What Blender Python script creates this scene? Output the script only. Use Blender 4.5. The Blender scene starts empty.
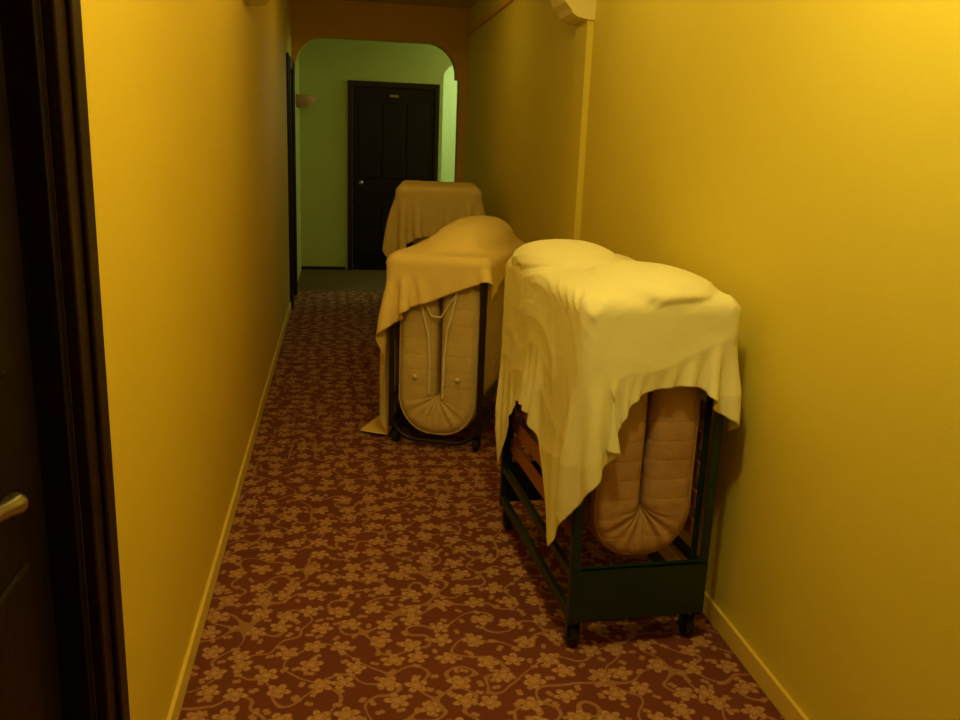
import bpy, bmesh, math, random
import numpy as np
from mathutils import Matrix, Vector, noise as mnoise
random.seed(3); rng=np.random.RandomState(5)
S=bpy.context.scene; COL=S.collection
S.view_settings.view_transform='Standard'
try: S.view_settings.look='None'
except Exception: pass

# ------------------------------------------------------------------ materials
def newmat(name):
    m=bpy.data.materials.new(name); m.use_nodes=True
    nt=m.node_tree; b=nt.nodes['Principled BSDF']; return m,nt,b
def N(nt,t,**kw):
    n=nt.nodes.new(t)
    for k,v in kw.items(): setattr(n,k,v)
    return n
def setin(nt,node,i,v):
    if v is None: return
    if hasattr(v,'is_linked') or isinstance(v,bpy.types.NodeSocket): nt.links.new(v,node.inputs[i])
    else: node.inputs[i].default_value=v
def M(nt,op,a,b=None,c=None,clamp=False):
    n=N(nt,'ShaderNodeMath',operation=op); n.use_clamp=clamp
    setin(nt,n,0,a); setin(nt,n,1,b); setin(nt,n,2,c); return n.outputs[0]
def VM(nt,op,a,b=None,out=0):
    n=N(nt,'ShaderNodeVectorMath',operation=op); setin(nt,n,0,a); setin(nt,n,1,b); return n.outputs[out]
def mixc(nt,f,a,b):
    n=N(nt,'ShaderNodeMix',data_type='RGBA')
    setin(nt,n,0,f)
    for i,v in ((6,a),(7,b)):
        if isinstance(v,bpy.types.NodeSocket): nt.links.new(v,n.inputs[i])
        else: n.inputs[i].default_value=(*v,1)
    return n.outputs[2]
def noise(nt,vec,scale,detail=3,rough=.5,out=0):
    n=N(nt,'ShaderNodeTexNoise'); nt.links.new(vec,n.inputs['Vector'])
    n.inputs['Scale'].default_value=scale; n.inputs['Detail'].default_value=detail; n.inputs['Roughness'].default_value=rough
    return n.outputs[out]
def simple(name,c1,c2=None,scale=8,rough=.7,bump=.0,bscale=60,metal=0,spec=.3,sheen=0):
    m,nt,b=newmat(name)
    tc=N(nt,'ShaderNodeTexCoord').outputs['Object']
    c2=c2 or tuple(x*.85 for x in c1)
    nt.links.new(mixc(nt,noise(nt,tc,scale),c2,c1),b.inputs['Base Color'])
    b.inputs['Roughness'].default_value=rough; b.inputs['Metallic'].default_value=metal
    b.inputs['Specular IOR Level'].default_value=spec
    if bump:
        bn=N(nt,'ShaderNodeBump'); bn.inputs['Strength'].default_value=bump; bn.inputs['Distance'].default_value=.01
        nt.links.new(noise(nt,tc,bscale,4),bn.inputs['Height']); nt.links.new(bn.outputs[0],b.inputs['Normal'])
    return m
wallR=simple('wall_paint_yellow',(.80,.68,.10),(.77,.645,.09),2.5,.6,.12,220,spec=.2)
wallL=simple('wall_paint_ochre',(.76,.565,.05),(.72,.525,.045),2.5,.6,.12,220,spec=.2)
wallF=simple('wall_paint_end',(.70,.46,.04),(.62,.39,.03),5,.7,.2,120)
trimM=simple('baseboard_paint',(.85,.66,.14),(.78,.6,.12),6,.45,.05,40,spec=.4)
corbM=simple('plaster_cream',(.88,.78,.32),(.84,.73,.28),6,.6,.1,60)
ceilM=simple('ceiling_paint',(.62,.46,.12),None,3,.8)
greenW=simple('lobby_green_paint',(.52,.55,.25),(.45,.49,.22),3,.6,.08,120)
paleW=simple('stair_pale_paint',(.70,.78,.50),None,3,.7)
doorM=simple('dark_wood',(.012,.005,.003),(.006,.003,.002),12,.45,.15,30,spec=.2)
frameW=simple('door_casing_wood',(.026,.009,.004),(.014,.006,.003),14,.4,.1,40,spec=.2)
brass=simple('satin_nickel',(.62,.58,.48),None,8,.3,metal=1)
greenMetal=simple('green_painted_metal',(.010,.030,.012),(.006,.020,.009),9,.4,.05,50,spec=.4)
blackMetal=simple('black_painted_metal',(.008,.006,.005),None,9,.4,.05,50,spec=.5)
rubber=simple('rubber',(.012,.01,.01),None,9,.6)
slatM=simple('slat_wood',(.42,.18,.06),(.30,.12,.04),20,.5,.1,40)
lobbyF=simple('lobby_carpet',(.15,.085,.035),(.09,.055,.02),30,.8,.3,90)
plate=simple('number_plate',(.35,.25,.08),None,9,.4)
pipM=simple('mattress_piping',(.46,.26,.11),None,30,.8)
pipB=simple('mattress_piping_beige',(.72,.56,.28),None,30,.8)
tieM=simple('cotton_tie',(.9,.82,.55),None,30,.8)
sconceM=simple('sconce_glass',(.65,.38,.26),None,9,.4)

def cloth_mat(name,c1,c2,ripple=.2):
    m,nt,b=newmat(name)
    tc=N(nt,'ShaderNodeTexCoord').outputs['Object']
    nt.links.new(mixc(nt,noise(nt,tc,5,4),c2,c1),b.inputs['Base Color'])
    b.inputs['Roughness'].default_value=.9; b.inputs['Specular IOR Level'].default_value=.1
    h=M(nt,'ADD',M(nt,'MULTIPLY',noise(nt,tc,45,3),.5),M(nt,'MULTIPLY',noise(nt,tc,350,2),.1))
    bn=N(nt,'ShaderNodeBump'); bn.inputs['Strength'].default_value=ripple; bn.inputs['Distance'].default_value=.01
    nt.links.new(h,bn.inputs['Height']); nt.links.new(bn.outputs[0],b.inputs['Normal'])
    return m
sheetA=cloth_mat('linen_cream',(.91,.88,.60),(.87,.84,.55))
sheetB=cloth_mat('linen_cream_warmlit',(.93,.73,.30),(.88,.67,.26))  # same cream linen, with the warm orange light mixed into its colour
sheetC=cloth_mat('linen_cream_dimlit',(.84,.66,.28),(.76,.58,.23))  # cream linen again, dimmer far-corridor light worked into the tint

def quilt_mat(name,c1,c2,sc):
    m,nt,b=newmat(name)
    tc=N(nt,'ShaderNodeTexCoord').outputs['Object']
    sep=N(nt,'ShaderNodeSeparateXYZ'); nt.links.new(tc,sep.inputs[0])
    w=M(nt,'ABSOLUTE',M(nt,'SINE',M(nt,'MULTIPLY',sep.outputs[2],sc)))
    wx=M(nt,'ABSOLUTE',M(nt,'SINE',M(nt,'MULTIPLY',sep.outputs[1],sc)))
    w=M(nt,'MULTIPLY',M(nt,'POWER',w,.4),M(nt,'POWER',wx,.4))
    n=noise(nt,tc,16,5,.6)
    nt.links.new(mixc(nt,M(nt,'MULTIPLY',n,1.0),c2,c1),b.inputs['Base Color'])
    b.inputs['Roughness'].default_value=.95; b.inputs['Specular IOR Level'].default_value=.05
    h=M(nt,'ADD',M(nt,'MULTIPLY',w,.35),n)
    bn=N(nt,'ShaderNodeBump'); bn.inputs['Strength'].default_value=.5; bn.inputs['Distance'].default_value=.012
    nt.links.new(h,bn.inputs['Height']); nt.links.new(bn.outputs[0],b.inputs['Normal'])
    return m
mattA=quilt_mat('mattress_ticking_pink',(.54,.34,.17),(.40,.23,.11),52)
mattB=quilt_mat('mattress_ticking_beige',(.78,.61,.27),(.64,.47,.20),40)

def carpet():
    m,nt,b=newmat('floral_carpet')
    geo=N(nt,'ShaderNodeTexCoord').outputs['Object']
    nz=N(nt,'ShaderNodeTexNoise'); nt.links.new(geo,nz.inputs['Vector']); nz.inputs['Scale'].default_value=6
    warp=VM(nt,'SCALE',VM(nt,'SUBTRACT',nz.outputs['Color'],(.5,.5,.5)))
    warp.node.inputs['Scale'].default_value=.035
    P=VM(nt,'ADD',geo,warp)
    def flowers(scale,R,npet,rnd,off,hole):
        Q=VM(nt,'ADD',P,off)
        v=N(nt,'ShaderNodeTexVoronoi',voronoi_dimensions='2D'); nt.links.new(Q,v.inputs['Vector'])
        v.inputs['Scale'].default_value=scale; v.inputs['Randomness'].default_value=rnd
        loc=VM(nt,'SUBTRACT',Q,v.outputs['Position'])
        s=N(nt,'ShaderNodeSeparateXYZ'); nt.links.new(loc,s.inputs[0])
        c=N(nt,'ShaderNodeSeparateColor'); nt.links.new(v.outputs['Color'],c.inputs[0])
        r=M(nt,'SQRT',M(nt,'ADD',M(nt,'MULTIPLY',s.outputs[0],s.outputs[0]),M(nt,'MULTIPLY',s.outputs[1],s.outputs[1])))
        th=M(nt,'ADD',M(nt,'ARCTAN2',s.outputs[1],s.outputs[0]),M(nt,'MULTIPLY',c.outputs[0],6.28))
        pet=M(nt,'ABSOLUTE',M(nt,'COSINE',M(nt,'MULTIPLY',th,npet/2)))
        RR=M(nt,'MULTIPLY',M(nt,'ADD',M(nt,'MULTIPLY',M(nt,'POWER',pet,.6),.72),.28),R)
        k=M(nt,'DIVIDE',r,RR)
        fill=M(nt,'SMOOTH_MIN',1.0,M(nt,'MULTIPLY',M(nt,'SUBTRACT',1.0,k,clamp=True),5),.05)
        if hole:
            inn=M(nt,'MULTIPLY',M(nt,'LESS_THAN',k,.6),M(nt,'GREATER_THAN',k,.34))
            fill=M(nt,'SUBTRACT',fill,M(nt,'MULTIPLY',inn,.4),clamp=True)
        return fill
    f1=flowers(9.8,.038,5,.55,(0,0,0),True)
    f2=flowers(18.0,.015,2,.9,(3.31,1.7,0),False)
    def vine(sc,off,w):
        Q=VM(nt,'ADD',P,off)
        n=noise(nt,Q,sc,0)
        return M(nt,'LESS_THAN',M(nt,'ABSOLUTE',M(nt,'SUBTRACT',n,.5)),w)
    v1=M(nt,'MULTIPLY',vine(8.5,(0,0,0),.022),.55)
    mask=M(nt,'MAXIMUM',M(nt,'MAXIMUM',f1,M(nt,'MULTIPLY',f2,.7)),v1,clamp=True)
    n2=noise(nt,geo,90,3)
    mask=M(nt,'MULTIPLY',mask,M(nt,'ADD',M(nt,'MULTIPLY',n2,.8),.4),clamp=True)
    base=mixc(nt,noise(nt,geo,2.5,3),(.145,.040,.030),(.185,.052,.037))
    nt.links.new(mixc(nt,mask,base,(.54,.31,.16)),b.inputs['Base Color'])
    b.inputs['Roughness'].default_value=.9; b.inputs['Specular IOR Level'].default_value=.1
    bn=N(nt,'ShaderNodeBump'); bn.inputs['Strength'].default_value=.4; bn.inputs['Distance'].default_value=.004
    nt.links.new(noise(nt,geo,260,2),bn.inputs['Height']); nt.links.new(bn.outputs[0],b.inputs['Normal'])
    return m
carpetM=carpet()

# ------------------------------------------------------------------ mesh helpers
def link(o,parent=None):
    COL.objects.link(o)
    if parent: o.parent=parent
    return o
def mesh(name,verts,faces,mat,parent=None,smooth=False):
    me=bpy.data.meshes.new(name); me.from_pydata([tuple(v) for v in verts],[],faces); me.update()
    o=bpy.data.objects.new(name,me); me.materials.append(mat)
    if smooth:
        for p in me.polygons: p.use_smooth=True
    return link(o,parent)
def boxes(name,lst,mat,parent=None,bevel=0):
    V=[];F=[]
    for lo,hi in lst:
        k=len(V)
        for z in (lo[2],hi[2]):
            for x,y in ((lo[0],lo[1]),(hi[0],lo[1]),(hi[0],hi[1]),(lo[0],hi[1])): V.append((x,y,z))
        F+= [[k+i for i in f] for f in ((3,2,1,0),(4,5,6,7),(0,1,5,4),(1,2,6,5),(2,3,7,6),(3,0,4,7))]
    o=mesh(name,V,F,mat,parent)
    if bevel:
        md=o.modifiers.new('bevel','BEVEL'); md.width=bevel; md.segments=2; md.limit_method='ANGLE'
    return o
def tube(name,pts,r,mat,parent=None,cyclic=False):
    cu=bpy.data.curves.new(name,'CURVE'); cu.dimensions='3D'; cu.bevel_depth=r; cu.bevel_resolution=4; cu.use_fill_caps=True
    sp=cu.splines.new('POLY'); sp.points.add(len(pts)-1)
    for i,p in enumerate(pts): sp.points[i].co=(*p,1)
    sp.use_cyclic_u=cyclic
    cu.materials.append(mat)
    o=bpy.data.objects.new(name,cu); return link(o,parent)
def lathe(name,prof,mat,parent=None,seg=32,loc=(0,0,0),rot=(0,0,0)):
    V=[];F=[]
    for r,z in prof:
        for i in range(seg):
            a=2*math.pi*i/seg; V.append((r*math.cos(a),r*math.sin(a),z))
    for j in range(len(prof)-1):
        for i in range(seg):
            F.append([j*seg+i,j*seg+(i+1)%seg,(j+1)*seg+(i+1)%seg,(j+1)*seg+i])
    F.append(list(range(seg))[::-1]); F.append([(len(prof)-1)*seg+i for i in range(seg)])
    o=mesh(name,V,F,mat,parent,True); o.location=loc; o.rotation_euler=rot
    return o
def empty(name,loc=(0,0,0),rz=0):
    e=bpy.data.objects.new(name,None); e.empty_display_size=.1; COL.objects.link(e)
    e.location=loc; e.rotation_euler=(0,0,rz); return e

# ------------------------------------------------------------------ room
XL,XR,ZC=-.43,1.21,2.70
YB=-1.5; YA=8.6; YE=10.15
boxes('floor',[((XL-.3,YB-.1,-.1),(XR+.1,YA+.1,0))],carpetM)
boxes('floor_lobby',[((XL-.3,YA+.1,-.1),(3.3,12.6,0))],lobbyF)
boxes('ceiling',[((XL-.3,YB-.1,ZC),(3.3,12.6,ZC+.1))],ceilM)
D1=(.54,1.44); D2=(7.80,8.42)   # openings in the left wall
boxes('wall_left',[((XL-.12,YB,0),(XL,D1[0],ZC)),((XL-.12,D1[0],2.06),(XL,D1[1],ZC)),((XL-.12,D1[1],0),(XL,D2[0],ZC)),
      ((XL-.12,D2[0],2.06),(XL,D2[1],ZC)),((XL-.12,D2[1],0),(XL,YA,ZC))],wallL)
boxes('wall_right',[((XR,YB,0),(XR+.12,YA+.15,ZC))],wallR)
boxes('wall_back',[((XL-.12,YB-.1,0),(XR+.12,YB,ZC))],wallR)
boxes('wall_lobby_left',[((XL-.12,YA,0),(XL,YE,ZC))],greenW)
boxes('wall_lobby_end',[((XL-.12,YE,0),(.16,YE+.12,ZC)),((.16,YE,2.05),(1.07,YE+.12,ZC)),((1.07,YE,0),(1.155,YE+.12,ZC)),((2.3,YE,0),(3.2,YE+.12,ZC))],greenW)
boxes('wall_stair',[((1.0,12.4,0),(3.2,12.5,ZC))],paleW)
boxes('wall_stair_left',[((.95,YE+.12,0),(1.05,12.4,ZC))],paleW)
boxes('wall_lobby_right',[((3.2,YA,0),(3.3,12.5,ZC))],greenW)
boxes('wall_lobby_front',[((XR+.12,YA,0),(3.2,YA+.15,ZC))],greenW)

def arch(name,x0,x1,y0,y1,pl,pr,zs,za,mat,ew=.28,step=.04,zt=ZC):
    pts=[(x0,zs),(x0+pl+step,zs)]
    for i in range(1,13):
        a=math.pi/2*i/12; pts.append((x0+pl+step+ew*(1-math.cos(a)),zs+.03+(za-zs-.03)*math.sin(a)))
    for i in range(12,0,-1):
        a=math.pi/2*i/12; pts.append((x1-pr-step-ew*(1-math.cos(a)),zs+.03+(za-zs-.03)*math.sin(a)))
    pts+=[(x1-pr-step,zs),(x1,zs)]
    V=[];F=[]
    for x,z in pts: V+=[(x,y0,z),(x,y1,z),(x,y0,zt),(x,y1,zt)]
    for i in range(len(pts)-1):
        a=4*i;b=a+4
        F+=[[a,b,b+2,a+2],[a+1,a+3,b+3,b+1],[a,a+1,b+1,b]]
    for pw,(lo,hi) in ((pl,((x0,y0,0),(x0+pl,y1,zs))),(pr,((x1-pr,y0,0),(x1,y1,zs)))):
        if pw<=0: continue
        k=len(V)
        for z in (lo[2],hi[2]):
            for x,y in ((lo[0],lo[1]),(hi[0],lo[1]),(hi[0],hi[1]),(lo[0],hi[1])): V.append((x,y,z))
        F+= [[k+i for i in f] for f in ((4,5,6,7),(0,1,5,4),(1,2,6,5),(2,3,7,6),(3,0,4,7))]
    return mesh(name,V,F,mat)
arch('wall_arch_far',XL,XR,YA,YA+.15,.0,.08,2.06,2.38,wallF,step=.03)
arch('wall_arch_near',XL,XR,4.32,4.54,.0,.03,2.10,2.38,wallR,ew=.30,step=.05)
arch('wall_lobby_arch',1.155,2.3,YE,YE+.12,.0,.0,2.15,2.36,greenW,ew=.3,step=0)
for nm,xw,sg in (('trim_corbel_1',XR,-1),('trim_corbel_2',XL,1)):
    V=[];F=[];prof=[(0,2.085),(.05,2.088),(.085,2.095),(.11,2.11),(.125,2.135),(.15,2.16),(.165,2.21),(.19,2.24),(.20,2.30),(0,2.30)]
    n=len(prof)
    for y in (4.30,4.56):
        for px,pz in prof: V.append((xw+sg*px,y,pz))
    F=[list(range(n)),list(range(n,2*n))[::-1]]+[[i,(i+1)%n,n+(i+1)%n,n+i] for i in range(n)]
    mesh(nm,V,F,corbM)
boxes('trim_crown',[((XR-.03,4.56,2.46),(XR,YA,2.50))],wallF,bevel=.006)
bb=.07;bt=.012
boxes('baseboard_right',[((XR-bt,YB,0),(XR,4.32,bb)),((XR-bt,4.54,0),(XR,YA,bb))],trimM,bevel=.003)
boxes('baseboard_left',[((XL,1.58,0),(XL+bt,7.70,bb))],trimM,bevel=.003)
boxes('baseboard_lobby',[((XL,YE-.012,0),(.07,YE,.035))],frameW)

# doors ------------------------------------------------------------
def side_door(name,y0,y1,cas,knob=True):
    e=empty(name,(XL,(y0+y1)/2,0)); o=(y0+y1)/2; a,b=y0-o,y1-o
    boxes('casing',[((0.001,b-.005,0),(.022,b+cas,2.06+cas)),((0.001,a-cas,0),(.022,a+.005,2.06+cas)),((0.001,a+.005,2.055),(.022,b-.005,2.06+cas))],frameW,e,.004)
    boxes('casing_bead',[((.022,b+cas*.35,0),(.032,b+cas*.75,2.06+cas*.7)),((.022,a-cas*.75,0),(.032,a-cas*.35,2.06+cas*.7))],frameW,e,.004)
    boxes('jamb',[((-.11,b-.03,0),(0,b-.001,2.03)),((-.11,a+.001,0),(0,a+.03,2.03)),((-.11,a+.001,2.03),(0,b-.001,2.059))],doorM,e,.002)
    boxes('leaf',[((-.085,a+.03,.005),(-.045,b-.03,2.03))],doorM,e,.002)
    w=b-a-.06
    L=[]
    for z0,z1 in ((.15,.85),(1.15,1.9)):
        for k in range(2):
            p0=a+.03+w*(.12+.42*k); L.append(((-.05,p0,z0),(-.038,p0+w*.34,z1)))
    boxes('panels',L,doorM,e,.008)
    if knob:
        y=b-.03-.235
        lathe('handle_rose',[(.026,0),(.026,.006),(.012,.010),(.012,.046),(.006,.050)],brass,e,24,(-.045,y-.11,1.025),(0,math.pi/2,0))
        pr=[(.004,-.012),(.010,-.009),(.0125,0),(.012,.05),(.0125,.09),(.0155,.108),(.0155,.120),(.011,.129),(.004,.132)]
        lathe('handle_lever',pr,brass,e,20,(-.004,y-.11,1.025),(-math.pi/2-.22,0,0))
    return e
side_door('door_1',D1[0],D1[1],.13)
side_door('door_2',D2[0],D2[1],.09,False)
e=empty('door_3',(.605,YE,0))
boxes('casing',[((-.51,-.025,0),(-.455,.1,2.10)),((.455,-.025,0),(.51,.1,2.10)),((-.455,-.025,2.04),(.455,.1,2.10))],frameW,e,.006)
boxes('leaf',[((-.455,.0,.005),(.455,.05,2.04))],doorM,e,.002)
L=[]
for z0,z1 in ((.18,.85),(1.05,1.88)):
    for k in range(3):
        p0=-.39+.27*k; L.append(((p0,-.014,z0),(p0+.24,.002,z1)))
boxes('panels',L,doorM,e,.01)
boxes('number_plate',[((-.05,-.035,1.94),(.05,-.014,1.965))],plate,e,.003)
lathe('knob',[(.025,0),(.025,.006),(.01,.01),(.01,.035),(.022,.042),(.026,.055),(.02,.068),(.005,.072)],brass,e,20,(-.36,.0,1.0),(math.pi/2,0,0))

e=empty('wall_sconce',(XL,9.5,1.86))
V=[];F=[];na,nb=16,8
for j in range(nb+1):
    t=math.pi/2*j/nb
    for i in range(na+1):
        a=-math.pi/2+math.pi*i/na; r=.17*math.cos(t)
        V.append((r*math.cos(a)*1.2,r*math.sin(a),.03-.13*math.sin(t)))
for j in range(nb):
    for i in range(na):
        k=j*(na+1)+i; F.append([k,k+1,k+na+2,k+na+1])
F.append(list(range(na+1)))
mesh('bowl',V,F,sconceM,e,True)
boxes('wall_plate',[((0,-.04,-.12),(.015,.04,.05))],brass,e,.004)

def ceil_lamp(x,y,power,col,r=.11,z=ZC,cm=(1,.7,.25)):
    m,nt,b=newmat('lamp_glass'); b.inputs['Base Color'].default_value=(.9,.8,.5,1)
    b.inputs['Emission Color'].default_value=(*cm,1); b.inputs['Emission Strength'].default_value=1.5
    e=empty('ceiling_lamp',(x,y,z))
    lathe('rose',[(.15,0),(.15,-.02),(.12,-.03)],brass,e)
    lathe('globe',[(.12,-.03)]+[(.13*math.cos(t),-.03-.09*math.sin(t)) for t in [k*math.pi/16 for k in range(1,8)]]+[(.01,-.12)],m,e)
    ld=bpy.data.lights.new('lamp_light','POINT'); ld.energy=power; ld.color=col; ld.shadow_soft_size=r
    o=bpy.data.objects.new('lamp_light',ld); link(o,e); o.location=(0,0,-.24)
ceil_lamp(.45,1.50,38,(1,.83,.26),r=.08)
ceil_lamp(.38,3.35,9,(1,.79,.22),r=.14)
ceil_lamp(.40,6.2,4.0,(1,.70,.10))
ceil_lamp(2.6,9.75,38,(.84,1,.42),cm=(.6,.9,.4))
ceil_lamp(2.2,11.3,34,(.78,1,.5),cm=(.6,.9,.4))

# ------------------------------------------------------------------ beds
def mattress(name,hw,zb,zt,depth,mat,parent,pleat=.012,y0=0.0,pm=None,gap=.010,cr=.034):
    th=hw-gap
    path=[]
    zc=zb+hw
    n=30
    for i in range(n): path.append((-hw/2,zt+(zc-zt)*i/n,-1,0,0))
    na=40
    for i in range(na+1):
        a=math.pi+math.pi*i/na
        path.append((hw/2*math.cos(a),zc+hw/2*math.sin(a),math.cos(a),math.sin(a),math.sin(math.pi*i/na)))
    for i in range(1,n+1): path.append((hw/2,zc+(zt-zc)*i/n,1,0,0))
    sec=[]
    nf=14
    for i in range(nf+1): sec.append((-th/2+cr+(th-2*cr)*i/nf,0))
    for i in range(1,6): a=-math.pi/2+math.pi/2*i/6; sec.append((th/2-cr+cr*math.cos(a),cr+cr*math.sin(a)))
    for i in range(0,9): sec.append((th/2,cr+(depth-2*cr)*i/8))
    for i in range(1,6): a=math.pi/2*i/6; sec.append((th/2-cr+cr*math.cos(a),depth-cr+cr*math.sin(a)))
    for i in range(nf+1): sec.append((th/2-cr-(th-2*cr)*i/nf,depth))
    for i in range(1,6): a=math.pi/2+math.pi/2*i/6; sec.append((-th/2+cr+cr*math.cos(a),depth-cr+cr*math.sin(a)))
    for i in range(0,9): sec.append((-th/2,depth-cr-(depth-2*cr)*i/8))
    for i in range(1,6): a=math.pi+math.pi/2*i/6; sec.append((-th/2+cr+cr*math.cos(a),cr+cr*math.sin(a)))
    V=[];F=[];m=len(sec)
    for k,(cx,cz,nx,nz,arc) in enumerate(path):
        for (q,y) in sec:
            w=max(0,1-y/.08)
            bulge=-.009*math.cos(math.pi*q/th)*w
            inner=(th/2-q)/th
            pl=pleat*arc*w*(math.cos(k*1.35)*.6+math.cos(k*.8+1)*.4)*(.4+.9*inner)
            tuft=.0025*w*math.cos(cz*23)*(1-arc)
            pull=.022*w*arc*inner**2
            sq=1+.13*arc*abs(math.sin(2*math.atan2(nz,nx)))*max(0,q/(th/2))*1.0
            V.append((cx+nx*q*sq,y0+y+bulge+pl+tuft+pull,cz+nz*q*sq))
    for k in range(len(path)-1):
        for i in range(m):
            F.append([k*m+i,k*m+(i+1)%m,(k+1)*m+(i+1)%m,(k+1)*m+i])
    F.append(list(range(m))[::-1]); F.append([(len(path)-1)*m+i for i in range(m)])
    o=mesh(name,V,F,mat,parent,True)
    for nm,q in (('piping_outer',th/2-.010),):
        pts=[]
        for cx,cz,nx,nz,arc in path:
            sq=1+.13*arc*abs(math.sin(2*math.atan2(nz,nx)))*max(0,q/(th/2))
            pts.append((cx+nx*q*sq,y0+.012-.004*(1-arc),cz+nz*q*sq))
        tube(nm,pts,.004,pm or pipM,parent)
    return o
def caster(parent,x,y,mat,idx):
    e=bpy.data.objects.new('caster_%d'%idx,None); e.empty_display_size=.03; link(e,parent); e.location=(x,y,0)
    lathe('wheel',[(.010,-.014),(.030,-.014),(.034,-.009),(.034,.009),(.030,.014),(.010,.014)],rubber,e,24,(0,0,.034),(0,math.pi/2,0))
    boxes('fork',[((-.021,-.012,.03),(-.017,.014,.082)),((.017,-.012,.03),(.021,.014,.082)),((-.021,-.012,.078),(.021,.014,.086))],mat,e,.002)
    tube('stem',[(0,0,.084),(0,0,.105)],.008,mat,e)
def bed(loc,a,w,d,ztop,mmat,fmat,panel=True,zb=.29,mw=.34,slats=True,pm=None,gap=.010,cr=.034):
    e=empty('folded_rollaway_bed',(loc[0],loc[1],0),a); h=w/2; p=.028
    L=[]; zp=ztop-.05
    for sx in (-1,1):
        for y in (0,d-p):
            x0=sx*h if sx<0 else h-p
            L.append(((x0,y,.09),(x0+p,y+.005,zp)))
            xx=x0 if sx<0 else x0+p-.005
            L.append(((xx,y,.09),(xx+.005,y+p,zp)))
        xx=-h+.002 if sx<0 else h-.022
        for z0,z1 in ((.10,.135),(.235,.262),(zp-.03,zp-.002)):
            L.append(((xx,.004,z0),(xx+.02,d-.004,z1)))
    boxes('frame',L,fmat,e,.002)
    if panel:
        boxes('end_panel_front',[((-h+.001,-.006,.10),(h-.001,.012,.27)),((-h+.001,-.006,.262),(h-.001,.03,.27)),((-h+.001,-.006,.10),(h-.001,.03,.108))],fmat,e,.004)
        boxes('end_panel_rear',[((-h+.001,d-.012,.10),(h-.001,d+.006,.27))],fmat,e,.004)
    else:
        zz=zb-.012; R=.13; pts=[(-h+.012,.012,zp-.1)]
        for i in range(9):
            t=math.pi+math.pi/2*i/8; pts.append((-h+.012+R+R*math.cos(t),.012,zz+R+R*math.sin(t)))
        for i in range(9):
            t=1.5*math.pi+math.pi/2*i/8; pts.append((h-.012-R+R*math.cos(t),.012,zz+R+R*math.sin(t)))
        pts.append((h-.012,.012,zp-.1))
        tube('front_hoop',pts,.011,fmat,e)
        boxes('cross_bars',[((-h,d-.03,.088),(h,d,.11))],fmat,e,.003)
    if slats:
        L=[]
        z=.33
        while z<zp-.08:
            for xx in (-h+.024,h-.034): L.append(((xx,.04,z),(xx+.010,d-.04,z+.055)))
            z+=.095
        boxes('slats',L,slatM,e,.002)
        boxes('slat_rails',[((-h+.022,.034,.28),(-h+.036,.05,zp-.02)),((h-.036,.034,.28),(h-.022,.05,zp-.02)),((-h+.022,d-.05,.28),(-h+.036,d-.034,zp-.02)),((h-.036,d-.05,.28),(h-.022,d-.034,zp-.02))],fmat,e,.002)
    mattress('mattress',mw/2,zb,ztop-.02,d-.06,mmat,e,y0=.02 if panel else .028,pm=pm,gap=gap,cr=cr)
    k=1
    for x in (-h+.03,h-.03):
        for y in (.04,d-.04): caster(e,x,y,fmat,k); k+=1
    return e
B1=dict(loc=(.90,2.29),a=math.radians(3),w=.44,d=.92,zt=1.09)
B2=dict(loc=(.465,4.10),a=math.radians(-22),w=.48,d=.90,zt=.96)
B3=dict(loc=(.69,6.15),a=math.radians(-6),w=.56,d=.85,zt=1.17)
b1=bed(B1['loc'],B1['a'],B1['w'],B1['d'],B1['zt'],mattA,greenMetal,True,.285,.33)
b2=bed(B2['loc'],B2['a'],B2['w'],B2['d'],B2['zt'],mattB,blackMetal,False,.045,.43,False,pm=pipB,gap=.020,cr=.045)
b3=bed(B3['loc'],B3['a'],B3['w'],B3['d'],B3['zt'],mattB,blackMetal,True,.29,.36,pm=pipB)
for i,(x,z) in enumerate(((-.11,.36),(.11,.36))):
    lathe('tuft_%d'%(i+1),[(.004,-.004),(.013,-.002),(.013,.003),(.003,.006)],tieM,b2,16,(x,.012,z),(math.pi/2,0,0))
tube('tie_1',[(-.11,.006,.93),(-.095,.004,.80),(-.07,.006,.68),(-.045,.010,.58),(-.035,.012,.44),(-.035,.012,.28)],.006,tieM,b2)
tube('tie_2',[(.10,.006,.93),(.095,.004,.80),(.075,.006,.69),(.05,.010,.60),(.038,.012,.46),(.035,.012,.26)],.006,tieM,b2)
tube('tie_3',[(-.095,.002,.80),(-.03,.000,.675),(.02,.000,.67),(.095,.002,.79)],.0045,tieM,b2)

# ------------------------------------------------------------------ cloth (position based dynamics, computed here)
def resample(pts,n):
    p=np.array(pts,float); L=np.r_[0,np.cumsum(np.linalg.norm(np.diff(p,axis=0),axis=1))]
    t=np.linspace(0,L[-1],n); q=np.c_[np.interp(t,L,p[:,0]),np.interp(t,L,p[:,1])]
    for _ in range(3): q[1:-1]=.25*q[:-2]+.5*q[1:-1]+.25*q[2:]
    return q
def coons(front,back,left,right,n,m):
    c0=resample(front,n);c1=resample(back,n);d0=resample(left,m);d1=resample(right,m)
    u=np.linspace(0,1,n)[:,None,None];v=np.linspace(0,1,m)[None,:,None]
    P=(1-v)*c0[:,None]+v*c1[:,None]+(1-u)*d0[None]+u*d1[None]
    P-=(1-u)*(1-v)*c0[0]+u*(1-v)*c0[-1]+(1-u)*v*c1[0]+u*v*c1[-1]
    return P
def catmull_up(A,f):
    n=A.shape[0]; E=np.concatenate([2*A[:1]-A[1:2],A,2*A[-1:]-A[-2:-1]],0)
    out=[]
    for k in range(f):
        t=k/f
        a,b,c,d=E[0:n-1],E[1:n],E[2:n+1],E[3:n+2]
        out.append(.5*((2*b)+(c-a)*t+(2*a-5*b+4*c-d)*t*t+(3*b-a-3*c+d)*t**3))
    R=np.stack(out,1).reshape((-1,)+A.shape[1:])
    return np.concatenate([R,A[-1:]],0)
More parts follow.
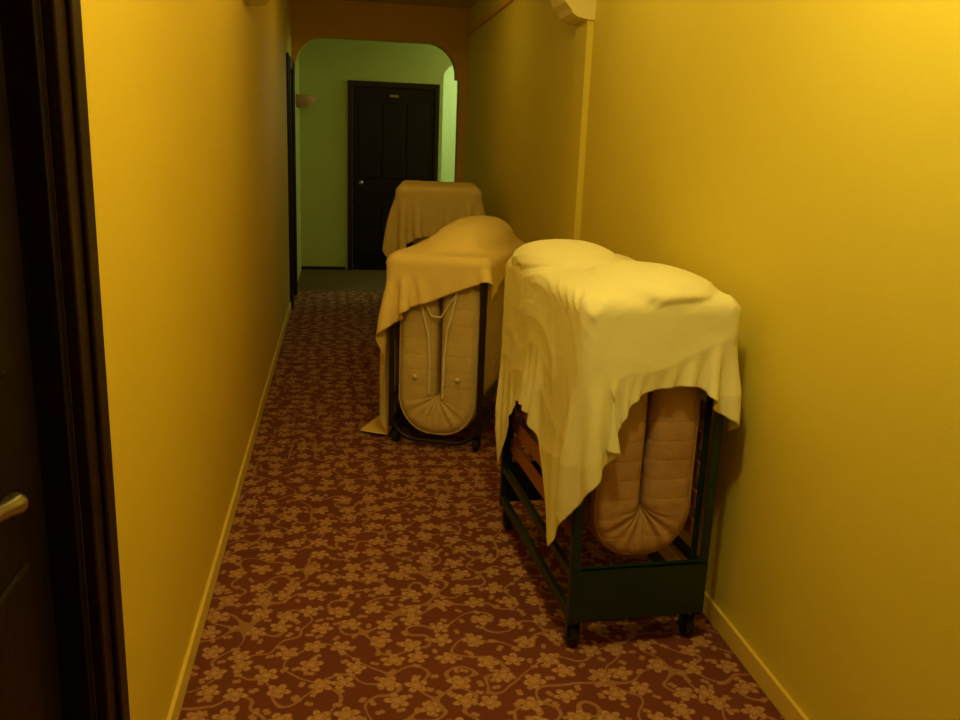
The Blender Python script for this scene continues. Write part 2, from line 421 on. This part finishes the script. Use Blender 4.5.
def drape(name,rest,B,bumps,mat,steps=240,iters=14,wall=XR-.014,fric=.9,seed=1,lift=.03,amp=.004,bend=.08,slack=1.0,crease=.006,up=3):
    n,m,_=rest.shape; rg=np.random.RandomState(seed)
    ca,sa=math.cos(B['a']),math.sin(B['a']); ox,oy=B['loc']
    R=np.array([[ca,-sa],[sa,ca]])
    z0=B['zt']+lift+(max([b[2] for b in bumps]) if bumps else 0)
    loc=rest.copy()
    W=loc@R.T+np.array([ox,oy])
    P=np.zeros((n,m,3)); P[...,:2]=W; P[...,2]=z0
    over=np.maximum(P[...,0]-(wall-.02),0); P[...,0]-=over; P[...,2]-=over
    xs,ys=loc[...,0],loc[...,1]
    for _ in range(8):
        k=rg.uniform(-26,26,2); P[...,2]+=amp*np.sin(k[0]*xs+k[1]*ys+rg.uniform(0,6))
    P[...,2]+=rg.uniform(-.0015,.0015,(n,m))
    pin=(np.abs(xs)<.05)&(ys>.3)&(ys<.5)
    pinxy=P[...,:2].copy()
    C=[]
    def con(s1,s2,st):
        r=slack*np.linalg.norm(rest[s1]-rest[s2],axis=-1); return (s1,s2,r,st)
    for par in (0,1):
        for (di,dj,st) in ((1,0,1.),(0,1,1.),(1,1,.3),(1,-1,.3)):
            I=np.arange(n-di); J=np.arange(m)
            if di: I=I[I%2==par]
            else:
                J=np.arange(m-1); J=J[J%2==par]
            if di and dj==1: J=np.arange(m-1)
            if di and dj==-1: J=np.arange(1,m)
            C.append(con(np.ix_(I,J),np.ix_(I+di,J+dj),st))
        I=np.arange(n-2); I=I[(I//2)%2==par]; J=np.arange(m); C.append(con(np.ix_(I,J),np.ix_(I+2,J),bend))
        J=np.arange(m-2); J=J[(J//2)%2==par]; I=np.arange(n); C.append(con(np.ix_(I,J),np.ix_(I,J+2),bend))
    h=np.array([B['w']/2+.018,B['d']/2+.024,B['zt']/2+.008]); cc=np.array([0,B['d']/2,B['zt']/2]); rr=.042
    def collide(P,prev):
        c=np.zeros((n,m),bool)
        q=P.copy(); q[...,:2]=(P[...,:2]-[ox,oy])@R
        d=q-cc; s=np.sign(d); s[s==0]=1; k=np.abs(d)-(h-rr)
        ko=np.maximum(k,0); L=np.linalg.norm(ko,axis=-1)
        out=(L>0)&(L<rr)
        f=np.where(out,rr/np.maximum(L,1e-9),1.)[...,None]
        new=np.where(k>0,ko*f,k)
        ins=L<=0
        if ins.any():
            ax=np.argmax(k,axis=-1); ii=np.nonzero(ins); nk=k.copy(); nk[ii[0],ii[1],ax[ii]]=rr
            new=np.where(ins[...,None],nk,new)
        hit=out|ins; c|=hit
        q=np.where(hit[...,None],cc+s*(new+(h-rr)),q)
        top=B['zt']
        for bx,by,bz,rx,ry in bumps:
            e=(q-[bx,by,top])/[rx,ry,bz]; L=(np.abs(e[...,0])**2.6+np.abs(e[...,1])**2.6+np.abs(e[...,2])**2)**(1/2.3); hh=(L<1)&(q[...,2]>top-.001)
            q=np.where(hh[...,None],np.array([bx,by,top])+e/np.maximum(L,1e-6)[...,None]*[rx,ry,bz],q); c|=hh
        P=q.copy(); P[...,:2]=q[...,:2]@R.T+[ox,oy]
        tc=c&(P[...,2]>top-.004)
        P[...,:2]=np.where(tc[...,None],prev[...,:2]+(P[...,:2]-prev[...,:2])*.25,P[...,:2])
        P[...,:2]=np.where(pin[...,None],pinxy,P[...,:2])
        w=P[...,0]>wall; P[...,0]=np.where(w,wall,P[...,0]); c|=w
        g=P[...,2]<.012; P[...,2]=np.where(g,.012,P[...,2]); c|=g
        return P,c
    prev=P.copy(); dt=1/60
    for stp in range(steps):
        vel=(P-prev)*.975; prev=P.copy()
        P=P+vel; P[...,2]-=9.8*dt*dt*.6
        for it in range(iters):
            for a,b,r,st in C:
                d=P[b]-P[a]; L=np.linalg.norm(d,axis=-1)
                corr=(.5*st*(L-r)/np.maximum(L,1e-9))[...,None]*d
                P[a]+=corr; P[b]-=corr
            if it%3==2: P,_=collide(P,prev)
        P,c=collide(P,prev)
        prev=np.where(c[...,None],P-(P-prev)*(1-fric),prev)
    # refine and press crumple creases into the fabric
    Q=catmull_up(P,up); Q=catmull_up(Q.transpose(1,0,2),up).transpose(1,0,2)
    U=catmull_up(rest,up); U=catmull_up(U.transpose(1,0,2),up).transpose(1,0,2)
    N_,M_=Q.shape[:2]
    nr=np.cross(np.gradient(Q,axis=0),np.gradient(Q,axis=1)); nr/=np.maximum(np.linalg.norm(nr,axis=-1,keepdims=True),1e-9)
    H=np.zeros((N_,M_))
    dirs=[(rg.uniform(0,math.pi),f,w) for f,w in ((4,1.0),(6,.8),(10,.45))]
    for i in range(N_):
        for j in range(M_):
            x,y=U[i,j]; s=0
            for k,(th,f,w) in enumerate(dirs):
                a=(x*math.cos(th)+y*math.sin(th))*f; b=(-x*math.sin(th)+y*math.cos(th))*f*.4
                v=mnoise.noise((a,b,k*7.3+seed))
                s+=w*(1-min(1,abs(v)*2.6))**2
            H[i,j]=s
    Q=Q+nr*(crease*H)[...,None]*(1 if nr[N_//2,M_//2,2]>0 else -1)
    Q[...,0]=np.minimum(Q[...,0],XR-.006); Q[...,2]=np.maximum(Q[...,2],.008)
    V=Q.reshape(-1,3); F=[[i*M_+j,(i+1)*M_+j,(i+1)*M_+j+1,i*M_+j+1] for i in range(N_-1) for j in range(M_-1)]
    o=mesh(name,V,F,mat,None,True)
    md=o.modifiers.new('thick','SOLIDIFY'); md.thickness=.0015; md.offset=1
    return o
r1=coons([(-.70,.08),(-.48,-.08),(-.225,-.25),(-.06,-.12),(.10,-.10),(.225,-.13),(.38,-.08)],
         [(-.64,1.02),(-.4,1.10),(.40,1.05)],
         [(-.70,.08),(-.50,.34),(-.46,.70),(-.64,1.02)],
         [(.38,-.08),(.38,.4),(.40,1.05)],92,84)
drape('draped_bed_sheet',r1,B1,[(-.06,.72,.075,.18,.24),(.03,.22,.060,.18,.25)],sheetA,seed=11,amp=.008,bend=.05,slack=1.05,crease=.0034)
r2=coons([(-1.10,.10),(-.6,.02),(-.225,-.20),(.0,-.18),(.235,-.07),(.42,.03)],
         [(-1.05,1.05),(-.3,1.1),(.42,1.0)],
         [(-1.10,.10),(-1.10,.5),(-1.05,1.05)],
         [(.42,.03),(.42,1.0)],84,64)
drape('draped_bed_sheet',r2,B2,[(.05,.55,.15,.18,.46)],sheetB,seed=4,amp=.006,bend=.06,slack=1.03,crease=.003,up=2)
r3=coons([(-.58,-.30),(.55,-.32)],[(-.58,1.1),(.55,1.1)],[(-.58,-.30),(-.58,1.1)],[(.55,-.32),(.55,1.1)],56,60)
drape('draped_bed_sheet',r3,B3,[],sheetC,steps=160,seed=7,crease=.003,up=2)

# ------------------------------------------------------------------ world + camera
w=bpy.data.worlds.new('World'); S.world=w; w.use_nodes=True
w.node_tree.nodes['Background'].inputs[0].default_value=(.9,.6,.2,1); w.node_tree.nodes['Background'].inputs[1].default_value=.02
cd=bpy.data.cameras.new('camera'); cam=bpy.data.objects.new('camera',cd); COL.objects.link(cam); S.camera=cam
cd.sensor_width=36; cd.lens=870/960*36; cd.clip_start=.02
X=Vector((.9872,.0016,-.1595)).normalized(); Y=Vector((-.1550,.2463,-.9567)).normalized(); Z=X.cross(Y)
cam.matrix_world=Matrix.Translation((0,0,1.5))@Matrix((X,Y,Z)).to_4x4()
